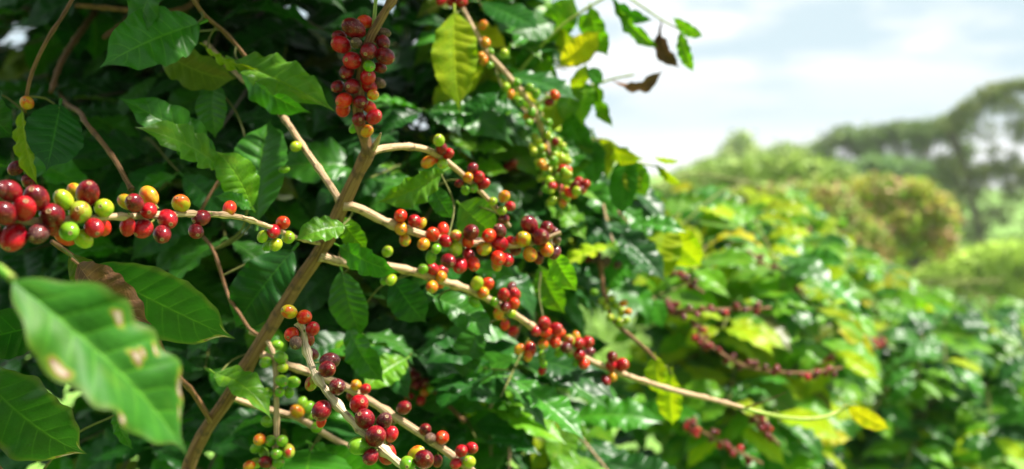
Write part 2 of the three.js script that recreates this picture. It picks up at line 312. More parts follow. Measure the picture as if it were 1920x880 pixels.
// cherries on one branch: [kind, x, y, r] in pixels; a capital letter stands before the branch, a small one behind
function cherries(b, list, shift = 0) {
  const all = list.map(([k, x, y, r]) => {
    const near = nearestSeen(b, x, y), front = k === k.toUpperCase(), d = -near.z + (front ? -1 : 0.8) * rr(0.004, 0.009) + shift;
    return { k: k.toLowerCase(), p: at(x, y, d), r: r / FOCAL * d, near, front };
  });
  for (let n = 0; n < 60; n++) for (let i = 0; i < all.length; i++) for (let j = 0; j < i; j++) {          // move apart in depth where they would overlap
    const a = all[i], c = all[j], want = 0.95 * (a.r + c.r), dx = a.p.x - c.p.x, dy = a.p.y - c.p.y, dz = a.p.z - c.p.z, flat = dx * dx + dy * dy;
    if (flat + dz * dz >= want * want) continue;
    const need = Math.min(0.6 * want, Math.sqrt(Math.max(0, want * want - flat))), go = (need - Math.abs(dz)) * 0.3;
    if (go <= 0) continue;
    const dir = dz >= 0 ? 1 : -1;
    a.p.z += dir * go; c.p.z -= dir * go;
  }
  for (const c of all) cherry(b, c.p, c.r, c.k, c.near, c.front);
}
function cherry(b, p, r, k, near, front = true, far = false) {
  const o = part('cherry', far ? CHERRY_FAR : CHERRY, pick(CM[k]), b), out = p.clone().sub(near);
  out.normalize().add(V(rr(-0.8, 0.8), rr(-0.7, 0.4), rr(-0.4, 0.9) + (front ? 0.5 : -0.1))).normalize();
  o.quaternion.setFromUnitVectors(V(0, 1, 0), out).multiply(new THREE.Quaternion().setFromAxisAngle(V(0, 1, 0), rr(0, 6.28)));
  o.scale.set(r * rr(0.92, 1.0), r * rr(1.04, 1.2), r * rr(0.9, 1.0)).multiplyScalar(k === 'b' ? 0.92 : 1);
  o.position.copy(p).sub(origin(b));
}
// a dense spike of small cherries along a branch between two of its ends
function spike(b, n, kinds, rad, spread, from = 0.1, to = 1, far = true) {
  const pts = trace.get(b);
  for (let i = 0; i < n; i++) {
    const q = pts[Math.min(60, Math.floor(lerp(from, to, (i + R()) / n) * 60))], a = rr(0, 6.28), p = q.clone().add(V(Math.cos(a) * spread * rr(0.5, 1), Math.sin(a) * spread * rr(0.5, 1), rr(-1, 1) * spread));
    cherry(b, p, rad * rr(0.85, 1.12), pick(kinds), q, true, far);
  }
}

// ---------------------------------------------------------------- shrubs that grow by rule
const gaps = [];                                                                         // where the photograph looks through to the sky: [x, y, radius]
function sampleLeaf(m, f) { const p = new THREE.Vector3(); for (const t of [0.08, 0.25, 0.45, 0.65, 0.85, 1]) for (const s of [-0.4, -0.18, 0, 0.18, 0.4]) { const w = Math.sin(Math.PI * Math.min(0.97, t)); p.set(t, 0.02, s * w).applyMatrix4(m); if (f(p) === false) return false; } return true; }
const growing = [];
function grow(shrub, { stem, n, area, top = () => -1e9, size = [0.08, 0.14], mats, step = 0.055, bark = 'tan', keep = 280, facing = 0.5, reach = 0.75, seed = 1, thick = 0.0026, slender = 0.42, outside = false, behind = false }) {
  const f = rng(seed), S = growing.find((g) => g.shrub === shrub) ?? { shrub, leaves: [], keep };
  if (!growing.includes(S)) growing.push(S);
  for (let k = 0; k < n; k++) {
    const spot = area(f), end = spot.isVector3 ? spot : at(...spot), axis = V(stem[0], Math.max(0.25, end.y + rr(-0.05, 0.12, f)), stem[1]), start = behind ? at(spot[0] + rr(-90, 90, f), spot[1] + rr(10, 120, f), spot[2] + rr(0.3, 0.5, f)) : axis.clone();
    const mid = start.clone().lerp(end, 0.5); mid.y += rr(0.02, 0.09, f); mid.x += rr(-0.04, 0.04, f); mid.z += rr(-0.04, 0.04, f);
    const curve = new THREE.CatmullRomCurve3([start, mid, end]), L = curve.getLength();
    const leaves = [];
    for (let l = L; l > Math.max(0.05, L - reach * 0.85); l -= step * rr(0.85, 1.2, f)) {
      const u = l / L, p = curve.getPointAt(u), T = curve.getTangentAt(u), side = new THREE.Vector3().crossVectors(T, V(0, 1, 0)).normalize();
      for (const sg of [-1, 1]) {
        if (f() < 0.08) continue;
        const len = rr(...size, f) * (l > L - 0.05 ? 0.75 : 1), dir = T.clone().multiplyScalar(rr(0.2, 0.7, f)).addScaledVector(side, sg).add(V(rr(-0.3, 0.3, f), rr(-0.95, 0.15, f), rr(-0.3, 0.3, f))).normalize();
        const tip = p.clone().addScaledVector(dir, len), nrm = V(rr(-0.5, 0.5, f), 0.75, facing + rr(-0.45, 0.45, f)), m = leafMatrix(p.clone().addScaledVector(dir, 0.008), tip, len * slender * rr(0.85, 1.15, f), nrm);
        const ok = sampleLeaf(m, (q) => { const [x, y] = seen(q); if (outside && q.z < -0.01 && x > -60 && x < 1980 && y > -60 && y < 940) return false; if (q.z > -0.01) return; if (y < top(x) + 4) return false; for (const g of gaps) if ((x - g[0]) ** 2 + (y - g[1]) ** 2 < g[2] * g[2] * 0.36) return false; });
        if (ok) { const c = { m, shown: 0, kind: Math.floor(f() * 8), mat: mats(f, p), S, at: leaves }; leaves.push(c); covers.push(c); }
      }
    }
    if (leaves.length > 3) S.leaves.push({ curve, leaves, bark, thick });
  }
}
const NEUTRAL = { dark: [0.014, 0.12, 0.004], mid: [0.055, 0.27, 0.005], light: [0.18, 0.50, 0.006], lime: [0.42, 0.66, 0.006], yellow: [0.88, 0.78, 0.01], olive: [0.15, 0.2, 0.014], dry: [0.28, 0.15, 0.08], worn: [0.07, 0.22, 0.035], spotted: [0.14, 0.38, 0.06] };
function finishGrowing() {
  // a coarse depth picture tells which leaves show, so that those that show largest become parts
  const W = 384, H = 176, z = new Float32Array(W * H).fill(1e9), who = new Array(W * H).fill(null), p = new THREE.Vector3();
  for (const c of covers) for (let t = 0.03; t <= 1; t += 0.06) for (let s = -0.45; s <= 0.46; s += 0.1) {
    p.set(t, 0.02, s * Math.sin(Math.PI * Math.min(0.97, t))).applyMatrix4(c.m);
    const [x, y, d] = seen(p), i = Math.floor(x / 5), j = Math.floor(y / 5);
    if (p.z < -0.05 && i >= 0 && j >= 0 && i < W && j < H && d < z[j * W + i]) { z[j * W + i] = d; who[j * W + i] = c; }
  }
  for (const c of who) if (c) c.shown++;
  for (const { shrub, leaves: branches, keep } of growing) {
    const all = branches.flatMap((b) => b.leaves).filter((c) => c.shown > 0).sort((a, c) => c.shown - a.shown).slice(0, keep), own = new Set(all), rest = [];
    for (const br of branches) {
      const shows = br.leaves.some((c) => own.has(c)), pts = br.curve.getPoints(8);
      br.mesh = branch(shrub, pts, br.thick * 1.3, br.thick * 0.55, br.bark, 'branch', { sides: 6, step: 0.02, swell: 0.2 });
      for (const c of br.leaves) {
        if (!own.has(c)) { rest.push(c); continue; }
        const d = -c.m.elements[14], o = part('leaf', (d < 1.6 ? LEAF : LEAF_FAR)[c.kind], pick(LM[c.mat]), br.mesh);
        place(o, c.m, shrub.position);
      }
    }
    if (!rest.length) continue;
    const mass = new THREE.InstancedMesh(LEAF_FAR[1], leafMass, rest.length), back = new THREE.Matrix4().makeTranslation(-shrub.position.x, -shrub.position.y, -shrub.position.z), col = new THREE.Color();
    rest.forEach((c, i) => { mass.setMatrixAt(i, c.m.clone().premultiply(back)); const k = NEUTRAL[c.mat], t = rr(0.75, 1.2); mass.setColorAt(i, col.setRGB(k[0] * t, k[1] * t, k[2] * t)); });
    mass.name = 'leaf_mass'; mass.userData.kind = 'stuff'; mass.castShadow = mass.receiveShadow = true; mass.frustumCulled = false;
    shrub.add(mass);
  }
}

// ---------------------------------------------------------------- the coffee shrub in focus
const near = thing('coffee_shrub', 'coffee shrub in the foreground with a forked brown stem and sharp clusters of red cherries', 'coffee shrub', V(at(330, 930, 1.02).x, 0, -1.02), 'coffee shrubs of the plantation');
const foot = near.position.clone();
const stem = branch(near, [foot, foot.clone().add(V(-0.01, 0.55, 0.01)), at(345, 905, 1.01), at(440, 725, 0.99), at(550, 545, 0.965), at(605, 462, 0.95), at(648, 372, 0.93), at(692, 282, 0.915)], 0.0072, 0.0060, 'brown', 'stem', { node: 0.075, swell: 0.22, sides: 14, knobs: 0.09, step: 0.006 });
const shoot = B(near, [[690, 290, 0.915], [684, 258, 0.91], [672, 225, 0.90], [676, 150, 0.89], [690, 80, 0.88], [708, 45, 0.88], [737, -4, 0.88], [775, -80, 0.90]], 23, 12, 'brown');
const stub = B(near, [[694, 285, 0.915], [706, 268, 0.91], [714, 250, 0.90]], 16, 3, 'tan', 'branch', { swell: 0 });
const greenShoot = B(near, [[697, 70, 0.88], [701, 40, 0.885], [704, 5, 0.89], [708, -30, 0.9]], 8, 6, 'green', 'branch', { swell: 0.1 });
const arc = B(near, [[694, 285, 0.915], [722, 278, 0.93], [765, 275, 0.95], [810, 285, 0.98], [850, 313, 1.0], [893, 352, 1.03], [925, 385, 1.05], [955, 425, 1.07]], 15, 8, 'tan');
const middle = B(near, [[646, 384, 0.93], [672, 391, 0.93], [715, 413, 0.94], [760, 430, 0.95], [830, 450, 0.97], [900, 458, 0.98], [975, 460, 0.99], [1022, 448, 1.0], [1052, 436, 1.0]], 19, 9, 'tan');
const long = B(near, [[598, 480, 0.95], [640, 492, 0.96], [700, 497, 0.98], [760, 506, 1.0], [830, 528, 1.03], [890, 548, 1.06], [960, 588, 1.10], [1040, 640, 1.15], [1110, 678, 1.19], [1180, 706, 1.22], [1270, 734, 1.25], [1330, 748, 1.27], [1392, 765, 1.29]], 18, 9, 'tan', 'branch', { node: 0.03 });
const longTip = B(near, [[1388, 764, 1.29], [1430, 775, 1.30], [1480, 784, 1.32], [1530, 785, 1.34], [1570, 774, 1.36], [1592, 759, 1.36]], 8, 7, 'green', 'branch', { node: 0.05, swell: 0.2 });
const bareTwig = B(near, [[1396, 766, 1.29], [1430, 755, 1.27], [1474, 736, 1.25]], 4, 1.5, 'brown', 'branch', { swell: 0 });
const upLeft = B(near, [[638, 378, 0.93], [608, 332, 0.95], [570, 278, 0.98], [532, 222, 1.02], [490, 178, 1.08], [440, 135, 1.14], [385, 80, 1.2]], 14, 8, 'tan');
const berryArm = B(near, [[606, 458, 0.95], [578, 452, 0.925], [548, 443, 0.885], [522, 433, 0.858], [500, 424, 0.84], [450, 408, 0.80], [395, 402, 0.77], [330, 402, 0.735], [260, 406, 0.70], [200, 407, 0.675], [120, 414, 0.655], [40, 415, 0.64], [-60, 405, 0.62], [-150, 395, 0.61]], 8, 16, 'tan', 'branch', { step: 0.004, node: 0.035, knobs: 0.09 });
const lowArm = B(near, [[559, 604, 0.775], [568, 618, 0.775], [574, 655, 0.77], [590, 700, 0.76], [618, 742, 0.755], [650, 780, 0.75], [690, 818, 0.745], [735, 858, 0.74], [790, 905, 0.735], [900, 1010, 0.73], [960, 1150, 0.78], [700, 1500, 0.98]], 13, 20, 'pale', 'branch', { node: 0.023, swell: 0.55, step: 0.004, sides: 12, knobs: 0.1 });
const lowBack = B(near, [[480, 660, 0.985], [530, 682, 0.97], [600, 706, 0.965], [665, 735, 0.96], [740, 782, 0.955], [810, 828, 0.95], [870, 872, 0.95], [930, 925, 0.95]], 15, 15, 'tan');
const hanging = B(near, [[470, 622, 0.985], [500, 640, 0.975], [514, 670, 0.97], [517, 740, 0.965], [518, 815, 0.96], [512, 870, 0.96], [508, 920, 0.96]], 9, 12, 'tan');
const bottomArm = B(near, [[430, 745, 0.99], [480, 762, 1.02], [560, 785, 1.03], [605, 812, 1.03], [650, 838, 1.04]], 11, 13, 'tan');
const leftTwig = B(near, [[395, 790, 0.995], [360, 735, 0.97], [318, 690, 0.93], [290, 625, 0.89], [260, 580, 0.86], [200, 520, 0.83], [150, 490, 0.81], [95, 452, 0.79]], 11, 9, 'brown');
const tallTwig = B(near, [[246, 356, 0.90], [215, 300, 0.92], [185, 260, 0.94], [163, 234, 0.96], [150, 212, 1.06], [120, 190, 1.3], [100, 150, 1.5]], 10, 6, 'brown');
const topTwig = B(near, [[775, -80, 0.90], [600, -260, 0.95], [300, -200, 0.97], [160, -40, 0.95], [118, 28, 0.93], [85, 80, 0.92], [58, 140, 0.92], [48, 188, 0.92], [46, 210, 0.93]], 10, 7, 'brown');
const sideArm = B(near, [[352, 880, 1.0], [300, 935, 0.97], [150, 960, 0.92], [0, 880, 0.87], [-60, 690, 0.82], [-160, 640, 0.8]], 8, 7, 'brown');
const crossTwig = B(near, [[495, 632, 0.98], [470, 620, 0.98], [450, 590, 0.98], [430, 560, 0.99], [400, 470, 1.0], [370, 420, 1.02], [420, 330, 1.04], [470, 300, 1.05]], 7, 6, 'brown');
const upperTwig = B(near, [[532, 222, 1.02], [470, 120, 1.02], [420, 60, 1.0], [380, 25, 0.98], [340, -40, 0.96]], 8, 8, 'brown');

// cherries, one by one
cherries(berryArm, [['P', 3, 357, 14], ['D', 23, 359, 21], ['D', 70, 372, 23], ['R', 47, 392, 23], ['D', 18, 401, 23], ['S', -4, 413, 11], ['D', 95, 404, 24], ['R', 25, 445, 25], ['P', 72, 438, 20], ['L', 115, 375, 18], ['y', 130, 357, 14],
  ['D', 157, 363, 23], ['M', 145, 398, 22], ['L', 188, 390, 19], ['R', 172, 427, 18], ['s', 192, 425, 15], ['G', 129, 434, 19], ['s', 118, 442, 18], ['l', 155, 448, 17], ['r', 105, 424, 19], ['r', -20, 440, 22], ['D', -30, 385, 22], ['D', -60, 410, 22]]);
cherries(berryArm, [['D', 252, 381, 17], ['y', 237, 379, 15], ['o', 279, 368, 17], ['R', 278, 395, 16], ['R', 312, 411, 19], ['R', 268, 429, 18], ['r', 239, 425, 15], ['D', 305, 439, 17], ['Y', 339, 382, 17], ['D', 377, 409, 16], ['D', 367, 434, 15], ['s', 430, 391, 14],
  ['R', 513, 434, 13], ['S', 530, 418, 14], ['L', 540, 445, 13], ['L', 517, 459, 12], ['l', 492, 444, 11], ['g', 503, 461, 10]]);
cherries(shoot, [['D', 663, 53, 19], ['s', 684, 41, 14], ['R', 640, 84, 17], ['B', 668, 81, 12], ['D', 692, 96, 16], ['D', 722, 106, 17], ['R', 661, 114, 17], ['d', 719, 81, 14], ['d', 706, 63, 15], ['b', 719, 61, 11], ['d', 712, 127, 11], ['G', 692, 124, 12], ['D', 650, 134, 14], ['R', 689, 145, 16],
  ['b', 711, 155, 11], ['D', 633, 162, 12], ['D', 661, 162, 15], ['r', 691, 162, 14], ['O', 699, 178, 11], ['S', 645, 188, 15], ['D', 676, 191, 14], ['s', 643, 204, 14], ['s', 692, 201, 12], ['D', 673, 224, 14], ['R', 701, 219, 15], ['O', 687, 246, 12], ['g', 663, 241, 9], ['d', 636, 68, 12]]);
cherries(middle, [['S', 751, 405, 13], ['R', 777, 415, 13], ['O', 752, 429, 13], ['Y', 759, 450, 12], ['y', 791, 419, 9], ['S', 811, 440, 14], ['s', 830, 431, 12], ['O', 794, 458, 12], ['G', 818, 467, 10], ['g', 808, 482, 11], ['R', 835, 452, 12], ['M', 855, 442, 12], ['D', 883, 436, 15], ['L', 854, 466, 14],
  ['S', 877, 454, 12], ['b', 897, 454, 10], ['S', 917, 442, 14], ['P', 937, 433, 13], ['R', 937, 457, 15], ['Y', 908, 467, 14], ['S', 934, 484, 14], ['R', 951, 487, 14], ['y', 931, 498, 10], ['r', 959, 454, 12], ['d', 967, 468, 12], ['D', 841, 489, 15], ['R', 863, 498, 15], ['S', 888, 495, 13], ['R', 878, 478, 12],
  ['Y', 982, 449, 15], ['D', 993, 422, 16], ['D', 1013, 445, 17], ['D', 1025, 427, 13], ['p', 1037, 436, 11], ['b', 1044, 450, 9], ['O', 994, 477, 14], ['Y', 1025, 468, 14], ['p', 1040, 474, 12], ['d', 1010, 484, 10]]);
cherries(arc, [['L', 823, 264, 12], ['D', 828, 279, 12], ['R', 840, 288, 11], ['s', 817, 295, 10], ['L', 830, 307, 11], ['o', 803, 304, 12], ['d', 886, 316, 10], ['R', 897, 332, 12], ['R', 906, 345, 11], ['O', 877, 333, 10], ['G', 888, 353, 9], ['g', 872, 357, 9], ['d', 861, 344, 8],
  ['O', 945, 369, 11], ['R', 956, 387, 10], ['L', 924, 378, 9], ['L', 941, 395, 9], ['D', 945, 411, 10]]);
cherries(long, [['R', 812, 505, 12], ['r', 828, 508, 11], ['G', 793, 505, 10], ['O', 827, 519, 11], ['Y', 810, 538, 12], ['s', 825, 532, 9], ['L', 894, 532, 12], ['S', 913, 534, 12], ['Y', 906, 549, 12], ['g', 889, 566, 10], ['G', 926, 566, 9], ['R', 944, 553, 12], ['R', 965, 553, 12], ['D', 947, 575, 10], ['S', 963, 570, 11],
  ['o', 935, 588, 11], ['L', 959, 588, 9], ['s', 947, 609, 10], ['r', 963, 621, 10], ['p', 959, 539, 9], ['L', 726, 472, 11], ['L', 734, 525, 10], ['g', 722, 524, 9]]);
cherries(long, [['R', 1021, 606, 12], ['R', 1005, 620, 11], ['S', 1024, 624, 11], ['R', 1042, 617, 12], ['s', 1050, 626, 9], ['S', 1040, 641, 12], ['Y', 1019, 645, 11], ['M', 1067, 640, 12], ['P', 1061, 652, 11], ['y', 1080, 632, 9], ['R', 1086, 644, 12], ['R', 1102, 642, 12], ['R', 1087, 664, 12], ['p', 1105, 661, 10],
  ['S', 1095, 682, 11], ['g', 1049, 661, 9], ['g', 1070, 665, 8], ['g', 1080, 680, 7], ['D', 1147, 669, 11], ['R', 1146, 685, 11], ['R', 1166, 685, 13], ['O', 1149, 707, 9], ['D', 1134, 714, 11], ['o', 974, 655, 9], ['r', 994, 655, 12], ['o', 990, 668, 9], ['g', 1016, 667, 8], ['g', 1018, 681, 8], ['r', 1017, 694, 8]]);
cherries(lowArm, [['Y', 542, 585, 14], ['S', 570, 595, 15], ['R', 586, 617, 13], ['S', 545, 628, 14], ['B', 556, 642, 14], ['r', 576, 636, 14], ['p', 585, 664, 11], ['p', 618, 677, 16], ['D', 613, 693, 16], ['P', 632, 726, 16], ['m', 584, 718, 13], ['D', 603, 770, 19], ['s', 602, 790, 10], ['R', 672, 759, 18], ['D', 685, 785, 19], ['P', 719, 792, 16],
  ['D', 705, 817, 20], ['r', 733, 815, 14], ['G', 673, 837, 18], ['D', 695, 857, 15], ['r', 725, 851, 19], ['G', 764, 871, 16], ['y', 780, 852, 15], ['D', 795, 862, 19]]);
cherries(lowBack, [['O', 667, 723, 11], ['R', 685, 730, 11], ['d', 660, 742, 12], ['D', 757, 765, 14], ['p', 732, 785, 11], ['D', 797, 807, 12], ['B', 807, 822, 12], ['S', 829, 821, 13], ['R', 865, 846, 12], ['R', 884, 841, 12], ['R', 855, 870, 11], ['L', 880, 866, 12], ['d', 820, 865, 10], ['L', 530, 690, 10]]);
cherries(hanging, [['G', 498, 680, 11], ['G', 526, 671, 12], ['g', 519, 648, 10], ['G', 529, 714, 12], ['G', 548, 718, 12], ['G', 500, 737, 12], ['G', 524, 736, 10], ['g', 541, 737, 10], ['g', 501, 791, 11], ['O', 487, 824, 12], ['G', 506, 828, 11], ['G', 529, 827, 12], ['g', 480, 840, 10], ['g', 494, 851, 10], ['G', 519, 850, 12], ['M', 539, 847, 13],
  ['D', 498, 867, 12], ['G', 521, 867, 12], ['l', 480, 869, 11], ['O', 467, 874, 10]]);
cherries(bottomArm, [['O', 557, 772, 13], ['g', 565, 757, 10], ['g', 579, 763, 11], ['g', 580, 780, 10], ['G', 594, 802, 12]]);
cherries(topTwig, [['O', 50, 193, 13], ['d', 30, 315, 14], ['d', 52, 340, 12]]);
cherries(upLeft, [['L', 555, 275, 11], ['g', 533, 318, 8]]);

// leaves, one by one: base, tip, width, roll, form, colour, tint
leaf(leftTwig, [168, 502, 0.83], [442, 636, 0.87], 140, 28, 6, 'worn', 1, 'dark leaf with a withered brown tip');
leaf(leftTwig, [130, 480, 0.79], [200, 545, 0.80], 56, 20, 1, 'olive', 1);
leaf(leftTwig, [146, 496, 0.775], [286, 610, 0.765], 96, 8, CURL_LEAF, 'dry', 2, 'curled dry brown leaf');
leaf(sideArm, [112, 600, 0.83], [-110, 648, 0.80], 118, -38, 6, 'dark', 1);
leaf(sideArm, [-50, 688, 0.80], [164, 852, 0.83], 158, 30, 1, 'worn', 0);
leaf(sideArm, [212, 770, 0.9], [250, 845, 0.9], 34, 50, 0, 'mid', 1);
leaf(topTwig, [112, 196, 0.93], [86, 322, 0.90], 108, -12, 6, 'dark', 1);
leaf(topTwig, [40, 208, 0.92], [72, 352, 0.91], 40, 40, 4, 'lime', 0);
leaf(topTwig, [-40, 160, 0.93], [30, 262, 0.93], 90, 40, 1, 'dark', 1);
leaf(upperTwig, [372, 44, 0.96], [184, 128, 0.90], 120, 20, 3, 'mid', 1, 'leaf with a ragged pale tip');
leaf(upperTwig, [330, -60, 0.95], [262, 90, 0.93], 70, 40, 2, 'mid', 0);
leaf(upperTwig, [440, 112, 0.99], [630, 210, 0.93], 84, -34, 4, 'light', 0);
leaf(upperTwig, [452, 128, 1.02], [584, 212, 1.0], 66, 30, 1, 'mid', 1);
leaf(upperTwig, [383, 86, 0.99], [486, 130, 0.96], 36, 62, 4, 'lime', 0);
leaf(upperTwig, [286, 80, 1.06], [446, 146, 1.08], 80, 30, 2, 'olive', 1);
leaf(crossTwig, [404, 300, 0.98], [218, 182, 0.93], 84, 24, 3, 'mid', 1);
leaf(crossTwig, [412, 312, 0.97], [250, 238, 0.90], 76, 36, 3, 'light', 0);
leaf(crossTwig, [472, 388, 0.98], [404, 284, 0.97], 76, 20, 2, 'light', 1);
leaf(crossTwig, [482, 412, 1.0], [508, 222, 1.04], 112, -24, QUILT_LEAF, 'quilted');
leaf(crossTwig, [470, 392, 0.97], [398, 368, 0.94], 30, 30, 5, 'mid', 2);
leaf(crossTwig, [400, 150, 1.08], [404, 262, 1.08], 62, 24, QUILT_LEAF, 'quilted');
leaf(crossTwig, [548, 470, 0.99], [440, 616, 1.0], 104, 10, 1, 'dark', 1);
leaf(middle, [646, 424, 0.92], [550, 452, 0.89], 56, 30, 3, 'light', 0);
leaf(middle, [640, 408, 0.96], [690, 468, 0.96], 46, 20, 2, 'light', 1);
leaf(long, [636, 462, 0.96], [752, 512, 0.94], 56, 26, 3, 'mid', 2);
leaf(middle, [832, 322, 1.02], [706, 380, 0.98], 62, -30, 3, 'light', 0);
leaf(arc, [808, 348, 1.05], [850, 412, 1.05], 40, 10, 1, 'mid', 1);
leaf(arc, [862, 384, 1.1], [934, 446, 1.08], 84, 12, 0, 'light', 0);
leaf(lowBack, [402, 700, 0.97], [510, 790, 0.94], 62, -28, 5, 'light', 0);
leaf(bottomArm, [582, 842, 1.04], [566, 960, 0.96], 170, 8, 6, 'mid', 1);
leaf(bottomArm, [588, 836, 1.05], [750, 900, 1.04], 90, 40, 1, 'mid', 1);
leaf(long, [640, 508, 1.05], [680, 634, 1.06], 76, 24, QUILT_LEAF, 'quilted');
leaf(long, [652, 612, 1.06], [722, 718, 1.05], 62, 30, 5, 'mid', 1);
leaf(long, [736, 522, 1.05], [800, 606, 1.05], 74, 16, 1, 'dark', 2);
leaf(long, [812, 556, 1.08], [924, 634, 1.08], 72, -34, 1, 'mid', 1);
leaf(long, [900, 610, 1.15], [866, 716, 1.15], 64, 18, 4, 'mid', 0);
leaf(longTip, [1590, 763, 1.36], [1672, 806, 1.34], 38, 24, 0, 'yellow', 1, 'single yellow leaf at the end of the long bare branch');
leaf(long, [1012, 500, 1.2], [1060, 590, 1.2], 56, 20, 4, 'light', 0);
leaf(middle, [1034, 470, 1.06], [1084, 548, 1.05], 50, 25, 5, 'light', 2);

const farCluster = B(near, [[870, 790, 1.25], [830, 750, 1.3], [800, 722, 1.32], [770, 690, 1.35], [745, 670, 1.4]], 9, 5, 'brown');
cherries(farCluster, [['D', 770, 697, 9], ['D', 780, 706, 9], ['R', 762, 726, 9], ['D', 782, 722, 9], ['D', 797, 719, 9], ['R', 754, 728, 8], ['Y', 796, 736, 9], ['G', 807, 730, 8], ['R', 789, 751, 9], ['d', 774, 712, 9], ['r', 768, 744, 8], ['o', 650, 678, 15], ['d', 840, 679, 9], ['d', 846, 686, 8]]);
grow(near, { stem: [-0.33, -1.02], n: 12, seed: 3, keep: 230, mats: (f) => (f() < 0.6 ? 'dark' : 'mid'), size: [0.1, 0.15], outside: true, area: (f) => [rr(150, 1150, f), rr(-1500, -170, f), rr(0.7, 1.15, f)] });  // upper branches out of view, placed to keep sun off the leaves below
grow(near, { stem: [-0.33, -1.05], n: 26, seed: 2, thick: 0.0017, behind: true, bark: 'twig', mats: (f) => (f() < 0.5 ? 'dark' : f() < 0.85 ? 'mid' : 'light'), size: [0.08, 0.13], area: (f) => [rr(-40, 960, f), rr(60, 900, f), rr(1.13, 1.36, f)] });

// ---------------------------------------------------------------- the shrubs behind and beside it
gaps.push([30, 76, 24], [46, 104, 16], [465, 70, 9], [765, 95, 14], [785, 80, 13], [768, 236, 20], [790, 256, 15], [804, 232, 10], [838, 242, 12], [740, 318, 10], [712, 20, 15], [718, 40, 12], [1005, 140, 22], [1030, 150, 16], [1050, 100, 10], [1078, 118, 16], [1095, 215, 28], [1062, 215, 20], [1000, 242, 14], [1042, 266, 20], [1045, 310, 10], [1140, 300, 10], [1055, 40, 12]);
const line = (pts) => (x) => { for (let i = 1; i < pts.length; i++) if (x < pts[i][0]) return lerp(pts[i - 1][1], pts[i][1], clamp((x - pts[i - 1][0]) / (pts[i][0] - pts[i - 1][0]), 0, 1)); return pts[pts.length - 1][1]; };
const leftEdge = line([[1000, -3000], [1040, -3000], [1062, 60], [1085, 190], [1115, 250], [1180, 290], [1205, 340], [1280, 355], [1330, 345], [1420, 375], [1520, 372], [1600, 440], [1680, 500], [1760, 530], [1860, 565], [1960, 575]]);
const shade = (f) => (f() < 0.72 ? 'dark' : f() < 0.8 ? 'mid' : 'olive'), sunny = (f) => { const k = f(); return k < 0.24 ? 'mid' : k < 0.66 ? 'light' : k < 0.91 ? 'lime' : k < 0.96 ? 'yellow' : 'olive'; }, mixed = (f) => { const k = f(); return k < 0.35 ? 'dark' : k < 0.72 ? 'mid' : k < 0.93 ? 'light' : 'lime'; };  // leaf mixes carry some shade and sun in their colour: darker inside, yellower outside
const S = (name, label, x, z) => thing(name, label, 'coffee shrub', V(x, 0, z), 'coffee shrubs of the plantation');
const post = (s, h, r) => branch(s, [s.position.clone(), s.position.clone().add(V(0.02, h * 0.5, -0.01)), s.position.clone().add(V(-0.01, h, 0.02))], r, r * 0.5, 'brown', 'stem', { step: 0.03, sides: 8, node: 0.1 });

const beside = S('coffee_shrub', 'coffee shrub nearest the camera on the left, of which one big blurred spotted leaf shows, the rest unseen and placed to shade', -0.78, 0.15); post(beside, 2.0, 0.014);
const frontArm = branch(beside, [V(-0.78, 1.30, 0.15), V(-0.55, 1.40, -0.10), at(-330, 560, 0.46), at(-150, 480, 0.46), at(-60, 480, 0.465), at(0, 505, 0.465), at(24, 524, 0.462)], 0.0046, 0.0020, 'green', 'branch', { swell: 0.1 });
leaf(frontArm, [24, 528, 0.462], [352, 858, 0.50], 212, -26, BIG_LEAF, 'spotted', 0, 'large blurred leaf with pale brown holes');
grow(beside, { stem: [-0.78, 0.15], n: 90, seed: 4, keep: 20, mats: shade, size: [0.1, 0.16], outside: true, area: (f) => V(rr(-1.3, -0.2, f), rr(0.5, 2.3, f), rr(-0.5, 1.2, f)) });  // leaves out of view, placed to block sky light from left and behind
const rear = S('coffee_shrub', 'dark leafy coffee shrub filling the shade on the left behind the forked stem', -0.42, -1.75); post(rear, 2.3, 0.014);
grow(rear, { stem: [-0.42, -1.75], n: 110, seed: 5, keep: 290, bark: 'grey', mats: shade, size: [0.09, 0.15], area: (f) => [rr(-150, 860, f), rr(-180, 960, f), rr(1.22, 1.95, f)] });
grow(rear, { stem: [-0.42, -1.75], n: 100, seed: 6, mats: shade, size: [0.1, 0.16], area: (f) => [rr(-500, 700, f), rr(-1500, -200, f), rr(0.9, 2.1, f)] });  // unseen canopy overhead, there to darken the left interior
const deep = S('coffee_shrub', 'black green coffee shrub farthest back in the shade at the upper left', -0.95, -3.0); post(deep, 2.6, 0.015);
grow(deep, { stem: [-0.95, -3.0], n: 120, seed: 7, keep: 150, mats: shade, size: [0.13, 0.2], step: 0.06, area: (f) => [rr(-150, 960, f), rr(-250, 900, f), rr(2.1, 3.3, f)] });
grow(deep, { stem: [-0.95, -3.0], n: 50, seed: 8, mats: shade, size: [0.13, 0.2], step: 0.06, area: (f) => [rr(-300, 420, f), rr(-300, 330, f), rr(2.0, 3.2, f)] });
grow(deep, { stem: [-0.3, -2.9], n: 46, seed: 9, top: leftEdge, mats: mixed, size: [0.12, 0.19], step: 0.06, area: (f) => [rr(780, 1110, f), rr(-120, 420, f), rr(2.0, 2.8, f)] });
for (const [a, c] of [[[330, 20, 1.3], [140, 10, 1.25]], [[250, 25, 1.35], [195, 70, 1.2]], [[115, 115, 1.3], [95, 172, 1.2]]]) B(rear, [[a[0] + 60, a[1] - 90, 1.5], a, c], 12, 9, 'brown');

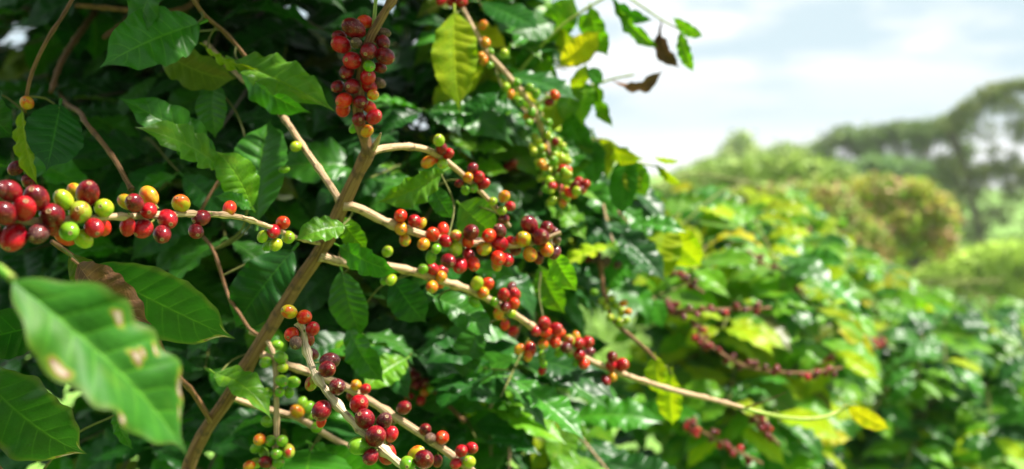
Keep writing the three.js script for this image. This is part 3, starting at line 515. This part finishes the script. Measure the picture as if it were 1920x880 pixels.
const centre = S('coffee_shrub', 'coffee shrub left of the open sky, hung with strings of green cherries', 0.02, -1.78); post(centre, 2.1, 0.013);
grow(centre, { stem: [0.02, -1.78], n: 84, seed: 11, keep: 290, top: leftEdge, mats: (f) => (f() < 0.25 ? 'dark' : f() < 0.5 ? sunny(f) : mixed(f)), area: (f) => [rr(820, 1140, f), rr(-120, 400, f), rr(1.35, 1.85, f)] });
grow(centre, { stem: [0.02, -1.78], n: 44, seed: 12, keep: 290, top: leftEdge, mats: mixed, area: (f) => [rr(760, 1230, f), rr(380, 940, f), rr(1.32, 1.8, f)] });
grow(centre, { stem: [0.02, -1.78], n: 40, seed: 13, top: leftEdge, mats: shade, size: [0.1, 0.16], area: (f) => [rr(250, 1040, f), rr(-1300, -130, f), rr(1.0, 1.9, f)] });  // crown above the view, placed to block sun over the middle
const c1 = B(centre, [[985, 700, 1.78], [1030, 380, 1.6], [1022, 262, 1.29], [1000, 205, 1.26], [960, 150, 1.24], [915, 100, 1.24], [880, 40, 1.24], [850, -20, 1.24]], 13, 9, 'tan');
const c2 = B(centre, [[1022, 262, 1.29], [1035, 300, 1.24], [1048, 345, 1.22], [1052, 375, 1.22]], 7, 4, 'brown');
const c3 = B(centre, [[1022, 520, 1.65], [1100, 440, 1.5], [1125, 490, 1.42], [1132, 545, 1.4], [1150, 600, 1.38], [1200, 645, 1.36], [1245, 690, 1.36]], 14, 6, 'brown');
const c4 = B(centre, [[1000, 205, 1.42], [1030, 180, 1.42], [1075, 165, 1.42], [1110, 160, 1.42], [1150, 148, 1.42], [1190, 140, 1.42]], 7, 3, 'green');
const c5 = B(centre, [[960, 150, 1.4], [1040, 60, 1.4], [1110, 10, 1.4], [1160, -12, 1.4], [1200, 10, 1.4], [1245, 40, 1.4], [1275, 55, 1.4]], 7, 3, 'green');
const c6 = B(centre, [[1030, 380, 1.6], [1080, 290, 1.5], [1110, 262, 1.45], [1150, 268, 1.42], [1180, 300, 1.42], [1220, 310, 1.42], [1246, 318, 1.42]], 7, 3, 'green');
spike(c1, 74, ['g', 'g', 'l', 'l', 'g', 'g', 'o'], 0.0050, 0.015, 0.28, 0.95, false);
spike(c2, 60, ['g', 'l', 'l', 'g', 'l', 'l', 'g', 'o'], 0.0050, 0.019, 0.15, 1, false);
spike(c2, 7, ['d', 'r', 's', 'r'], 0.0052, 0.022, 0.5, 1, false);
cherries(c3, [['l', 1137, 546, 7], ['L', 1129, 565, 8], ['L', 1147, 560, 8], ['L', 1137, 576, 8], ['L', 1155, 574, 8], ['L', 1166, 585, 9], ['L', 1144, 596, 9], ['L', 1162, 605, 9], ['L', 1175, 601, 7], ['O', 1169, 569, 7], ['O', 1177, 585, 7], ['g', 1115, 549, 7], ['b', 1118, 488, 9], ['b', 1136, 492, 10], ['b', 1158, 497, 9], ['d', 1105, 486, 8]]);
cherries(c1, [['R', 847, 2, 10], ['R', 865, 4, 12], ['R', 827, 1, 9], ['D', 856, -8, 10]]);
cherries(c2, [['R', 1085, 340, 9], ['R', 1098, 346, 9], ['S', 1090, 356, 8], ['R', 1055, 318, 10], ['D', 1078, 348, 9]]);
cherries(c1, [['d', 962, 306, 9], ['r', 970, 312, 8], ['d', 954, 312, 8], ['S', 1040, 178, 9], ['D', 1030, 192, 8]], 0.02);
leaf(c1, [852, 24, 1.2], [862, 214, 1.14], 88, 10, 0, 'lime', 0, 'yellow green leaf hanging beside the red cherry cluster');
leaf(c1, [1040, 40, 1.4], [958, 62, 1.36], 62, 20, 6, 'mid', 0);
leaf(c5, [1052, 122, 1.4], [1126, 56, 1.38], 56, 20, 0, 'yellow', 1);
leaf(c5, [1108, 14, 1.4], [1142, 106, 1.4], 48, 25, 2, 'light', 1);
leaf(c5, [1150, 2, 1.4], [1240, 92, 1.4], 26, 30, 5, 'light', 1);
leaf(c5, [1146, -6, 1.4], [1226, 38, 1.4], 26, 40, 5, 'mid', 1);
leaf(c5, [1240, 44, 1.4], [1276, 128, 1.4], 34, 40, CURL_LEAF, 'dry', 0, 'half withered brown leaf against the sky');
leaf(c5, [1276, 60, 1.4], [1302, 138, 1.4], 28, 25, 4, 'light', 1);
leaf(c5, [1264, 34, 1.4], [1320, 68, 1.4], 24, 20, 2, 'light', 1);
leaf(c4, [1146, 150, 1.42], [1244, 130, 1.4], 30, 55, CURL_LEAF, 'dry', 1);
leaf(c4, [1122, 142, 1.42], [1152, 240, 1.42], 32, 45, 5, 'light', 0);
leaf(c4, [1090, 156, 1.42], [1118, 200, 1.42], 36, 20, 0, 'mid', 1);
leaf(c4, [1060, 210, 1.42], [1112, 298, 1.42], 56, 20, 3, 'mid', 1);
leaf(c6, [1120, 262, 1.44], [1212, 298, 1.4], 42, 40, 1, 'lime', 0);
leaf(c6, [1176, 288, 1.42], [1166, 410, 1.4], 60, 24, 6, 'mid', 2);
leaf(c6, [1228, 296, 1.42], [1276, 302, 1.42], 16, 50, 0, 'lime', 1);
leaf(c6, [1232, 310, 1.42], [1280, 348, 1.42], 22, 40, 4, 'lime', 1);
leaf(c3, [1252, 424, 1.5], [1232, 545, 1.45], 80, 15, 3, 'lime', 0);
leaf(c3, [1250, 425, 1.5], [1318, 500, 1.5], 70, 20, 1, 'lime', 2);
leaf(c3, [1110, 432, 1.5], [1208, 500, 1.45], 62, -40, 2, 'light', 2);
leaf(c3, [1228, 668, 1.36], [1240, 742, 1.36], 46, 15, 1, 'lime', 1);
leaf(c3, [1260, 700, 1.4], [1262, 800, 1.42], 50, 15, 4, 'lime', 1);
leaf(c3, [1060, 800, 1.5], [1048, 890, 1.4], 62, 10, 0, 'light', 0);

for (const [b, x0, y0, x1, y1, w, roll, form, mat, t] of [[c5, 1015, 78, 1078, -10, 66, 15, 1, 'light', 1], [c5, 1040, 60, 1092, 96, 44, 25, 2, 'lime', 0], [c5, 1085, 30, 1122, 66, 36, 20, 0, 'light', 2], [c5, 1000, 96, 1046, 168, 54, 20, 3, 'light', 0], [c5, 970, 140, 1012, 60, 48, 25, 1, 'mid', 2],
  [c4, 1050, 172, 1036, 252, 50, 15, 0, 'lime', 0], [c4, 1082, 162, 1054, 232, 46, 20, 5, 'light', 1], [c4, 1108, 160, 1092, 238, 40, 25, 2, 'light', 2], [c4, 1072, 166, 1100, 118, 34, 30, 1, 'lime', 1], [c4, 1130, 154, 1098, 130, 30, 20, 0, 'mid', 2],
  [c6, 1100, 266, 1064, 340, 54, 15, 3, 'light', 1], [c6, 1116, 264, 1118, 352, 50, 20, 1, 'mid', 2], [c6, 1090, 276, 1030, 312, 44, 20, 2, 'light', 0], [c6, 1138, 266, 1140, 336, 40, 25, 5, 'lime', 0], [c6, 1188, 304, 1214, 372, 46, 20, 0, 'light', 1], [c6, 1200, 308, 1180, 366, 40, 15, 4, 'lime', 0]]) leaf(b, [x0, y0, 1.42], [x1, y1, 1.40], w, roll, form, mat, t);

const fresh = (f) => { const k = f(); return k < 0.22 ? 'dark' : k < 0.55 ? 'mid' : k < 0.9 ? 'light' : 'lime'; };
const hedge = S('coffee_shrub', 'bright blurred coffee shrub right of centre with long spikes of dull red cherries', 0.62, -2.75); post(hedge, 1.5, 0.014);
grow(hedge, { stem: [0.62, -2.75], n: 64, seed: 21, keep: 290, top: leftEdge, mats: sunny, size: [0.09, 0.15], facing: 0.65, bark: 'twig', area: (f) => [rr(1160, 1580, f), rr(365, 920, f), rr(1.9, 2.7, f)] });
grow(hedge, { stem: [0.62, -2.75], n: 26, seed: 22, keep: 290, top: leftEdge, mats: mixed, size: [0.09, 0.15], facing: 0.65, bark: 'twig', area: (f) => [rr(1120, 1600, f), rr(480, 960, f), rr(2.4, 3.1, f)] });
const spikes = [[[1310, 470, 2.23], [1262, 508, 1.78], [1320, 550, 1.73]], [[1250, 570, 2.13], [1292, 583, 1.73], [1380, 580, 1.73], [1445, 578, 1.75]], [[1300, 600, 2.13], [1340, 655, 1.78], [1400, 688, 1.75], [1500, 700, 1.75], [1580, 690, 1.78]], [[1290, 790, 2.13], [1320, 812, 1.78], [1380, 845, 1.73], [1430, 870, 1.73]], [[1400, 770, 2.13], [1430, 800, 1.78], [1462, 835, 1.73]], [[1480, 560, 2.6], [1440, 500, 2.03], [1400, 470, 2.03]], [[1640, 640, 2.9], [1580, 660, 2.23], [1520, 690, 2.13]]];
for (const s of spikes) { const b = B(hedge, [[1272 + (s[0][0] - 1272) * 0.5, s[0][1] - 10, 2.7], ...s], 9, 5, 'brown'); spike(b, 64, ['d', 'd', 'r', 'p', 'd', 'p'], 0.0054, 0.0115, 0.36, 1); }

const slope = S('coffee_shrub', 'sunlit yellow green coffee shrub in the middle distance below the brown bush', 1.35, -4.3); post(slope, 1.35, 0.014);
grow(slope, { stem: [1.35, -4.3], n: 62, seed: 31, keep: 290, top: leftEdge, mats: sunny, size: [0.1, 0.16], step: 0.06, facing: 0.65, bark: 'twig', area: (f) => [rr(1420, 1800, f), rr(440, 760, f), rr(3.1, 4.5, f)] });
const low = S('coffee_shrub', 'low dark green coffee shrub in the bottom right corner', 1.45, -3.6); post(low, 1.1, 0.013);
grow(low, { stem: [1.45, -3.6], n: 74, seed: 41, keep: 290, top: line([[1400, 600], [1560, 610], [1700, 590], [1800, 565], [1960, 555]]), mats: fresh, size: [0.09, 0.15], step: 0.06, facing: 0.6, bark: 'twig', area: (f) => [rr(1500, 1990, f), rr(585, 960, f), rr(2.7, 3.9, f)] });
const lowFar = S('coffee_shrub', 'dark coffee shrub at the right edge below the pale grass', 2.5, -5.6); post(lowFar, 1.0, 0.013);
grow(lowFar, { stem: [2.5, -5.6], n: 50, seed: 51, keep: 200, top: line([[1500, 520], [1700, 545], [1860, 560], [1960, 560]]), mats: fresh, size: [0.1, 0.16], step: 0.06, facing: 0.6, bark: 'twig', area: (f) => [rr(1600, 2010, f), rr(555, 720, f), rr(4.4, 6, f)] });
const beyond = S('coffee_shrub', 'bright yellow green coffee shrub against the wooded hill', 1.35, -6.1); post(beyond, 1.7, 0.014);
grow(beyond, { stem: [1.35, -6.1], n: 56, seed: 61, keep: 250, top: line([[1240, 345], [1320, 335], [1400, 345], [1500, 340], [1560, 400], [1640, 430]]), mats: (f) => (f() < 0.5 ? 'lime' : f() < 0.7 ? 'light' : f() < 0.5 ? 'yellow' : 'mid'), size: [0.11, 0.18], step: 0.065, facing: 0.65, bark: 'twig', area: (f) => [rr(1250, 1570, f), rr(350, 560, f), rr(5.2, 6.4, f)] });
finishGrowing();

// ---------------------------------------------------------------- ground and far country
function sheet(name, w, d, nx, nz, height, material) {
  const g = new THREE.PlaneGeometry(w, d, nx, nz); g.rotateX(-Math.PI / 2);
  const p = g.attributes.position, uv = g.attributes.uv;
  for (let i = 0; i < p.count; i++) { p.setY(i, height(p.getX(i), p.getZ(i) - 100)); uv.setXY(i, p.getX(i) / 6, p.getZ(i) / 6); }
  g.computeVertexNormals();
  g.translate(0, 0, -100);
  const m = new THREE.Mesh(g, material); m.name = name; m.userData.kind = 'structure'; m.receiveShadow = m.castShadow = true; scene.add(m);
  return m;
}
const soil = colorTexture(256, 256, (u, v, c) => { const n = fbm(u * 8, v * 8, 1, 5), m = noise(u * 90, v * 90, 2); c[0] = lerp(0.09, 0.14, n) * (0.8 + 0.4 * m); c[1] = lerp(0.17, 0.29, n) * (0.8 + 0.4 * m); c[2] = 0.025; }, true);
const hillAt = (x, z) => 6 * Math.exp(-Math.pow((x - 14) / 17, 2) - Math.pow((z + 100) / 30, 2)) + 6 * Math.exp(-Math.pow((x - 46) / 26, 2) - Math.pow((z + 112) / 28, 2));
sheet('ground', 360, 360, 240, 240, (x, z) => 0.06 * (noise(x * 0.4 + 50, z * 0.4 + 50) - 0.5) + hillAt(x, z) - 0.03, new THREE.MeshStandardMaterial({ map: soil, roughness: 0.95 }));

function tuftShape(n, spread, size, seed) {
  const f = rng(seed), pos = [], idx = [], a = V(), b = V();
  for (let i = 0; i < n; i++) {
    const c = V(rr(-1, 1, f), rr(-1, 1, f), rr(-1, 1, f)).multiplyScalar(spread), s = size * rr(0.6, 1.3, f);
    a.set(rr(-1, 1, f), rr(-1, 0.6, f), rr(-1, 1, f)).normalize().multiplyScalar(s); b.set(rr(-1, 1, f), rr(-1, 1, f), rr(-1, 1, f)).cross(a).normalize().multiplyScalar(s * 0.42);
    const o = pos.length / 3;
    for (const [k, m] of [[-1, 0], [-0.1, 1], [1, 0], [-0.1, -1]]) pos.push(c.x + a.x * k + b.x * m, c.y + a.y * k + b.y * m, c.z + a.z * k + b.z * m);
    idx.push(o, o + 1, o + 2, o, o + 2, o + 3);
  }
  const g = new THREE.BufferGeometry(); g.setAttribute('position', new THREE.Float32BufferAttribute(pos, 3)); g.setIndex(idx); g.computeVertexNormals();
  return g;
}
const TUFT = tuftShape(16, 0.8, 0.34, 5), foliage = new THREE.MeshPhysicalMaterial({ color: 0xffffff, roughness: 1, side: THREE.DoubleSide, transmission: 0.3, thickness: 0, specularIntensity: 0.5, clearcoat: 0.25, clearcoatRoughness: 0.45 });
// a crown of leaf tufts inside ellipsoids given as [x, y, rx, ry] in photograph pixels at distance d
function crown(o, d, lumps, count, size, colors, seed, depth = 1) {
  const f = rng(seed), m = new THREE.InstancedMesh(TUFT, foliage, count), M = new THREE.Matrix4(), q = new THREE.Quaternion(), col = new THREE.Color(), total = lumps.reduce((t, l) => t + l[2] * l[3], 0);
  let i = 0;
  for (const [x, y, rx, ry] of lumps) {
    const c = at(x, y, d), w = rx / FOCAL * d, h = ry / FOCAL * d, n = Math.round(count * rx * ry / total);
    for (let k = 0; k < n && i < count; k++, i++) {
      const v = V(rr(-1, 1, f), rr(-1, 1, f), rr(-1, 1, f)); while (v.lengthSq() > 1) v.set(rr(-1, 1, f), rr(-1, 1, f), rr(-1, 1, f));
      v.multiplyScalar(0.55 + 0.45 / Math.max(0.35, v.length()) * v.length());
      const s = size * rr(0.6, 1.35, f), p = V(c.x + v.x * w, c.y + v.y * h, c.z + v.z * w * depth).sub(o.position);
      M.compose(p, q.setFromEuler(new THREE.Euler(rr(0, 6, f), rr(0, 6, f), rr(0, 6, f))), V(s, s, s)); m.setMatrixAt(i, M);
      const k2 = pick(colors, f), t = rr(0.7, 1.3, f); m.setColorAt(i, col.setRGB(k2[0] * t, k2[1] * t, k2[2] * t));
    }
  }
  m.count = i; m.name = 'crown'; m.userData.kind = 'stuff'; m.castShadow = m.receiveShadow = true; m.frustumCulled = false;
  o.add(m);
}
// many uneven lumps of foliage between a skyline and a lower edge
function lumps(x0, x1, sky, under, n, small, large, seed, clear = 0) {
  const f = rng(seed), out = [];
  for (let i = 0; i < n; i++) { const x = lerp(x0, x1, (i + f()) / n), r = rr(small, large, f), t = i % 3 ? f() : 0; out.push([x, lerp(sky(x) + r * 0.6, under(x), t), r * rr(0.9, 1.5, f), r * rr(0.6, 1, f)]); }
  return out.filter((l) => f() > (clear && Math.abs(l[1] - clear) < 13 + l[3] * 0.5 ? 0.5 : 0));
}
function tree(name, label, category, [px, d], lumps, count, size, colors, r, seed, group, depth) {
  const x = (px - 960) / FOCAL * d, o = thing(name, label, category, V(x, hillAt(x, -d) - 0.1, -d), group), f = rng(seed), base = o.position.clone();
  const tops = lumps.slice(0, 12).map((l) => at(l[0], l[1], d)), mean = tops.reduce((a, t) => a.add(t), V(0, 0, 0)).multiplyScalar(1 / tops.length), fork = base.clone().lerp(mean, 0.55); fork.x = lerp(base.x, mean.x, 0.3);
  const g = stemShape([base, base.clone().lerp(fork, 0.5).add(V(rr(-0.2, 0.2, f) * r * 4, 0, 0)), fork], r, r * 0.6, { step: Math.max(0.1, r), sides: 9, swell: 0, knobs: 0.15, seed }); g.translate(-base.x, -base.y, -base.z);
  part('trunk', g, BARK.grey, o);
  for (const t of tops) { const l = stemShape([fork, fork.clone().lerp(t, 0.5).add(V(rr(-1, 1, f) * r, r * 2, rr(-1, 1, f) * r)), t], r * 0.5, r * 0.12, { step: Math.max(0.15, r), sides: 6, swell: 0, knobs: 0.15, seed: seed + 1 }); l.translate(-base.x, -base.y, -base.z); part('limb', l, BARK.grey, o); }
  crown(o, d, lumps, count, size, colors, seed + 2, depth);
  return o;
}
const GREY = [[0.10, 0.135, 0.04], [0.13, 0.145, 0.055], [0.08, 0.105, 0.035]], DEEP = [[0.13, 0.22, 0.05], [0.17, 0.25, 0.06], [0.11, 0.19, 0.045]], FRESH = [[0.16, 0.29, 0.04], [0.21, 0.34, 0.05], [0.12, 0.24, 0.04]], RUST = [[0.50, 0.36, 0.18], [0.42, 0.24, 0.13], [0.36, 0.44, 0.06], [0.30, 0.40, 0.06], [0.22, 0.34, 0.05], [0.56, 0.50, 0.08], [0.28, 0.40, 0.05]];
const PALE = [[0.26, 0.38, 0.07], [0.32, 0.43, 0.08], [0.19, 0.31, 0.06]];
tree('bush', 'brown and yellow flowering bush standing between the coffee shrubs and the tall tree', 'bush', [1680, 8.2], lumps(1480, 1785, line([[1480, 372], [1530, 344], [1580, 366], [1640, 338], [1680, 356], [1720, 346], [1752, 372], [1785, 410]]), () => 490, 52, 6, 26, 171), 1150, 0.085, RUST, 0.03, 71);
tree('bush', 'yellow green bush in front of the brown bush, left of its middle', 'bush', [1540, 7.2], lumps(1420, 1640, line([[1420, 370], [1500, 360], [1560, 375], [1640, 440]]), () => 540, 40, 10, 36, 172), 1700, 0.08, [[0.30, 0.38, 0.05], [0.22, 0.35, 0.05], [0.44, 0.42, 0.07], [0.42, 0.28, 0.14], [0.36, 0.20, 0.10], [0.16, 0.28, 0.04]], 0.03, 85);
tree('bush', 'pale green bush below the far treeline, left of the brown bush', 'bush', [1470, 13], lumps(1380, 1580, line([[1380, 325], [1450, 305], [1520, 312], [1580, 330]]), () => 420, 34, 12, 36, 173), 1900, 0.14, PALE, 0.06, 72);
tree('bush', 'pale green rounded bush at the foot of the hill, beside the open sky', 'bush', [1330, 17], lumps(1250, 1410, line([[1250, 352], [1320, 322], [1410, 312]]), () => 400, 26, 12, 34, 174), 1500, 0.17, PALE, 0.06, 73);
tree('hill_tree', 'pale pointed tree rising above the wooded hill', 'tree', [1390, 62], [[1388, 266, 12, 12], [1380, 282, 16, 12], [1398, 284, 18, 12], [1372, 300, 24, 14], [1404, 304, 28, 16], [1388, 318, 44, 16]], 420, 0.55, PALE, 0.14, 74);
tree('hill_tree', 'round pale tree on the hill left of the long treeline', 'tree', [1470, 56], lumps(1420, 1545, line([[1420, 300], [1480, 284], [1545, 282]]), () => 340, 22, 10, 22, 175), 700, 0.5, PALE, 0.14, 75);
tree('hill_tree', 'small tree on the hill nearest the open sky', 'tree', [1330, 58], lumps(1285, 1365, line([[1285, 322], [1365, 302]]), () => 345, 14, 10, 20, 176), 500, 0.45, PALE, 0.12, 76);
tree('far_tree', 'dark tree with see-through gaps at the left end of the treeline', 'tree', [1590, 44], lumps(1540, 1640, line([[1540, 268], [1575, 246], [1640, 248]]), () => 330, 22, 7, 17, 177, 290), 300, 0.34, DEEP, 0.12, 77);
tree('far_tree', 'dark flat topped tree in the middle of the treeline', 'tree', [1680, 42], lumps(1620, 1730, line([[1620, 250], [1680, 238], [1730, 242]]), () => 345, 28, 7, 17, 178, 290), 360, 0.32, DEEP, 0.12, 78);
tree('far_tree', 'tree at the right end of the treeline touching the tall tree', 'tree', [1760, 41], lumps(1715, 1805, line([[1715, 240], [1760, 232], [1805, 225]]), () => 390, 30, 7, 17, 179, 288), 360, 0.32, DEEP, 0.12, 79);
tree('far_tree', 'bright green low tree under the treeline behind the brown bush', 'tree', [1690, 36], lumps(1560, 1790, line([[1560, 318], [1640, 300], [1720, 312], [1790, 318]]), () => 410, 40, 10, 26, 187), 1100, 0.26, [[0.15, 0.28, 0.06], [0.20, 0.33, 0.07], [0.13, 0.25, 0.07]], 0.1, 87);
tree('tall_tree', 'tall grey green tree with an arching open crown at the right edge', 'tree', [1850, 32], [...lumps(1765, 1960, line([[1765, 236], [1800, 200], [1850, 166], [1900, 152], [1960, 150]]), () => 360, 120, 8, 20, 180), ...lumps(1770, 1960, () => 310, () => 480, 60, 10, 24, 181)], 1900, 0.16, [[0.16, 0.22, 0.05], [0.21, 0.25, 0.07], [0.12, 0.18, 0.045]], 0.16, 80);
tree('tall_tree', 'dark shaded tree behind the brown bush', 'tree', [1700, 24], lumps(1655, 1760, line([[1655, 400], [1760, 390]]), () => 530, 20, 12, 30, 182), 700, 0.22, GREY, 0.14, 81);
tree('bush', 'bright yellow green thicket at the right edge under the tall tree', 'bush', [1850, 15], lumps(1745, 1960, line([[1745, 515], [1800, 488], [1880, 470], [1960, 462]]), () => 580, 40, 10, 30, 190), 2000, 0.14, [[0.40, 0.56, 0.07], [0.46, 0.62, 0.08], [0.34, 0.50, 0.06]], 0.04, 90);
// rough grass on the slope beyond the shrubs
{
  const f = rng(90), n = 9000, m = new THREE.InstancedMesh(TUFT, foliage, n), M = new THREE.Matrix4(), col = new THREE.Color();
  for (let i = 0; i < n; i++) { const d = 9 + 60 * Math.pow(f(), 1.6), x = (rr(1120, 2100, f) - 960) / FOCAL * d, s = rr(0.12, 0.3, f) * (1 + d / 60); m.setMatrixAt(i, M.compose(V(x, hillAt(x, -d) + s * 0.4, -d), new THREE.Quaternion().setFromEuler(new THREE.Euler(rr(0, 6, f), rr(0, 6, f), rr(0, 6, f))), V(s, s, s))); const t = rr(0.7, 1.25, f); m.setColorAt(i, col.setRGB(0.19 * t, 0.33 * t, 0.045 * t)); }
  m.name = 'grass'; m.userData = { kind: 'stuff', label: 'bright rough grass on the slope beyond the coffee shrubs', category: 'grass' }; m.frustumCulled = false; scene.add(m);
}
scene.fog = new THREE.FogExp2(new THREE.Color(0.97, 0.98, 0.97), 0.001);

renderer.render(scene, camera);
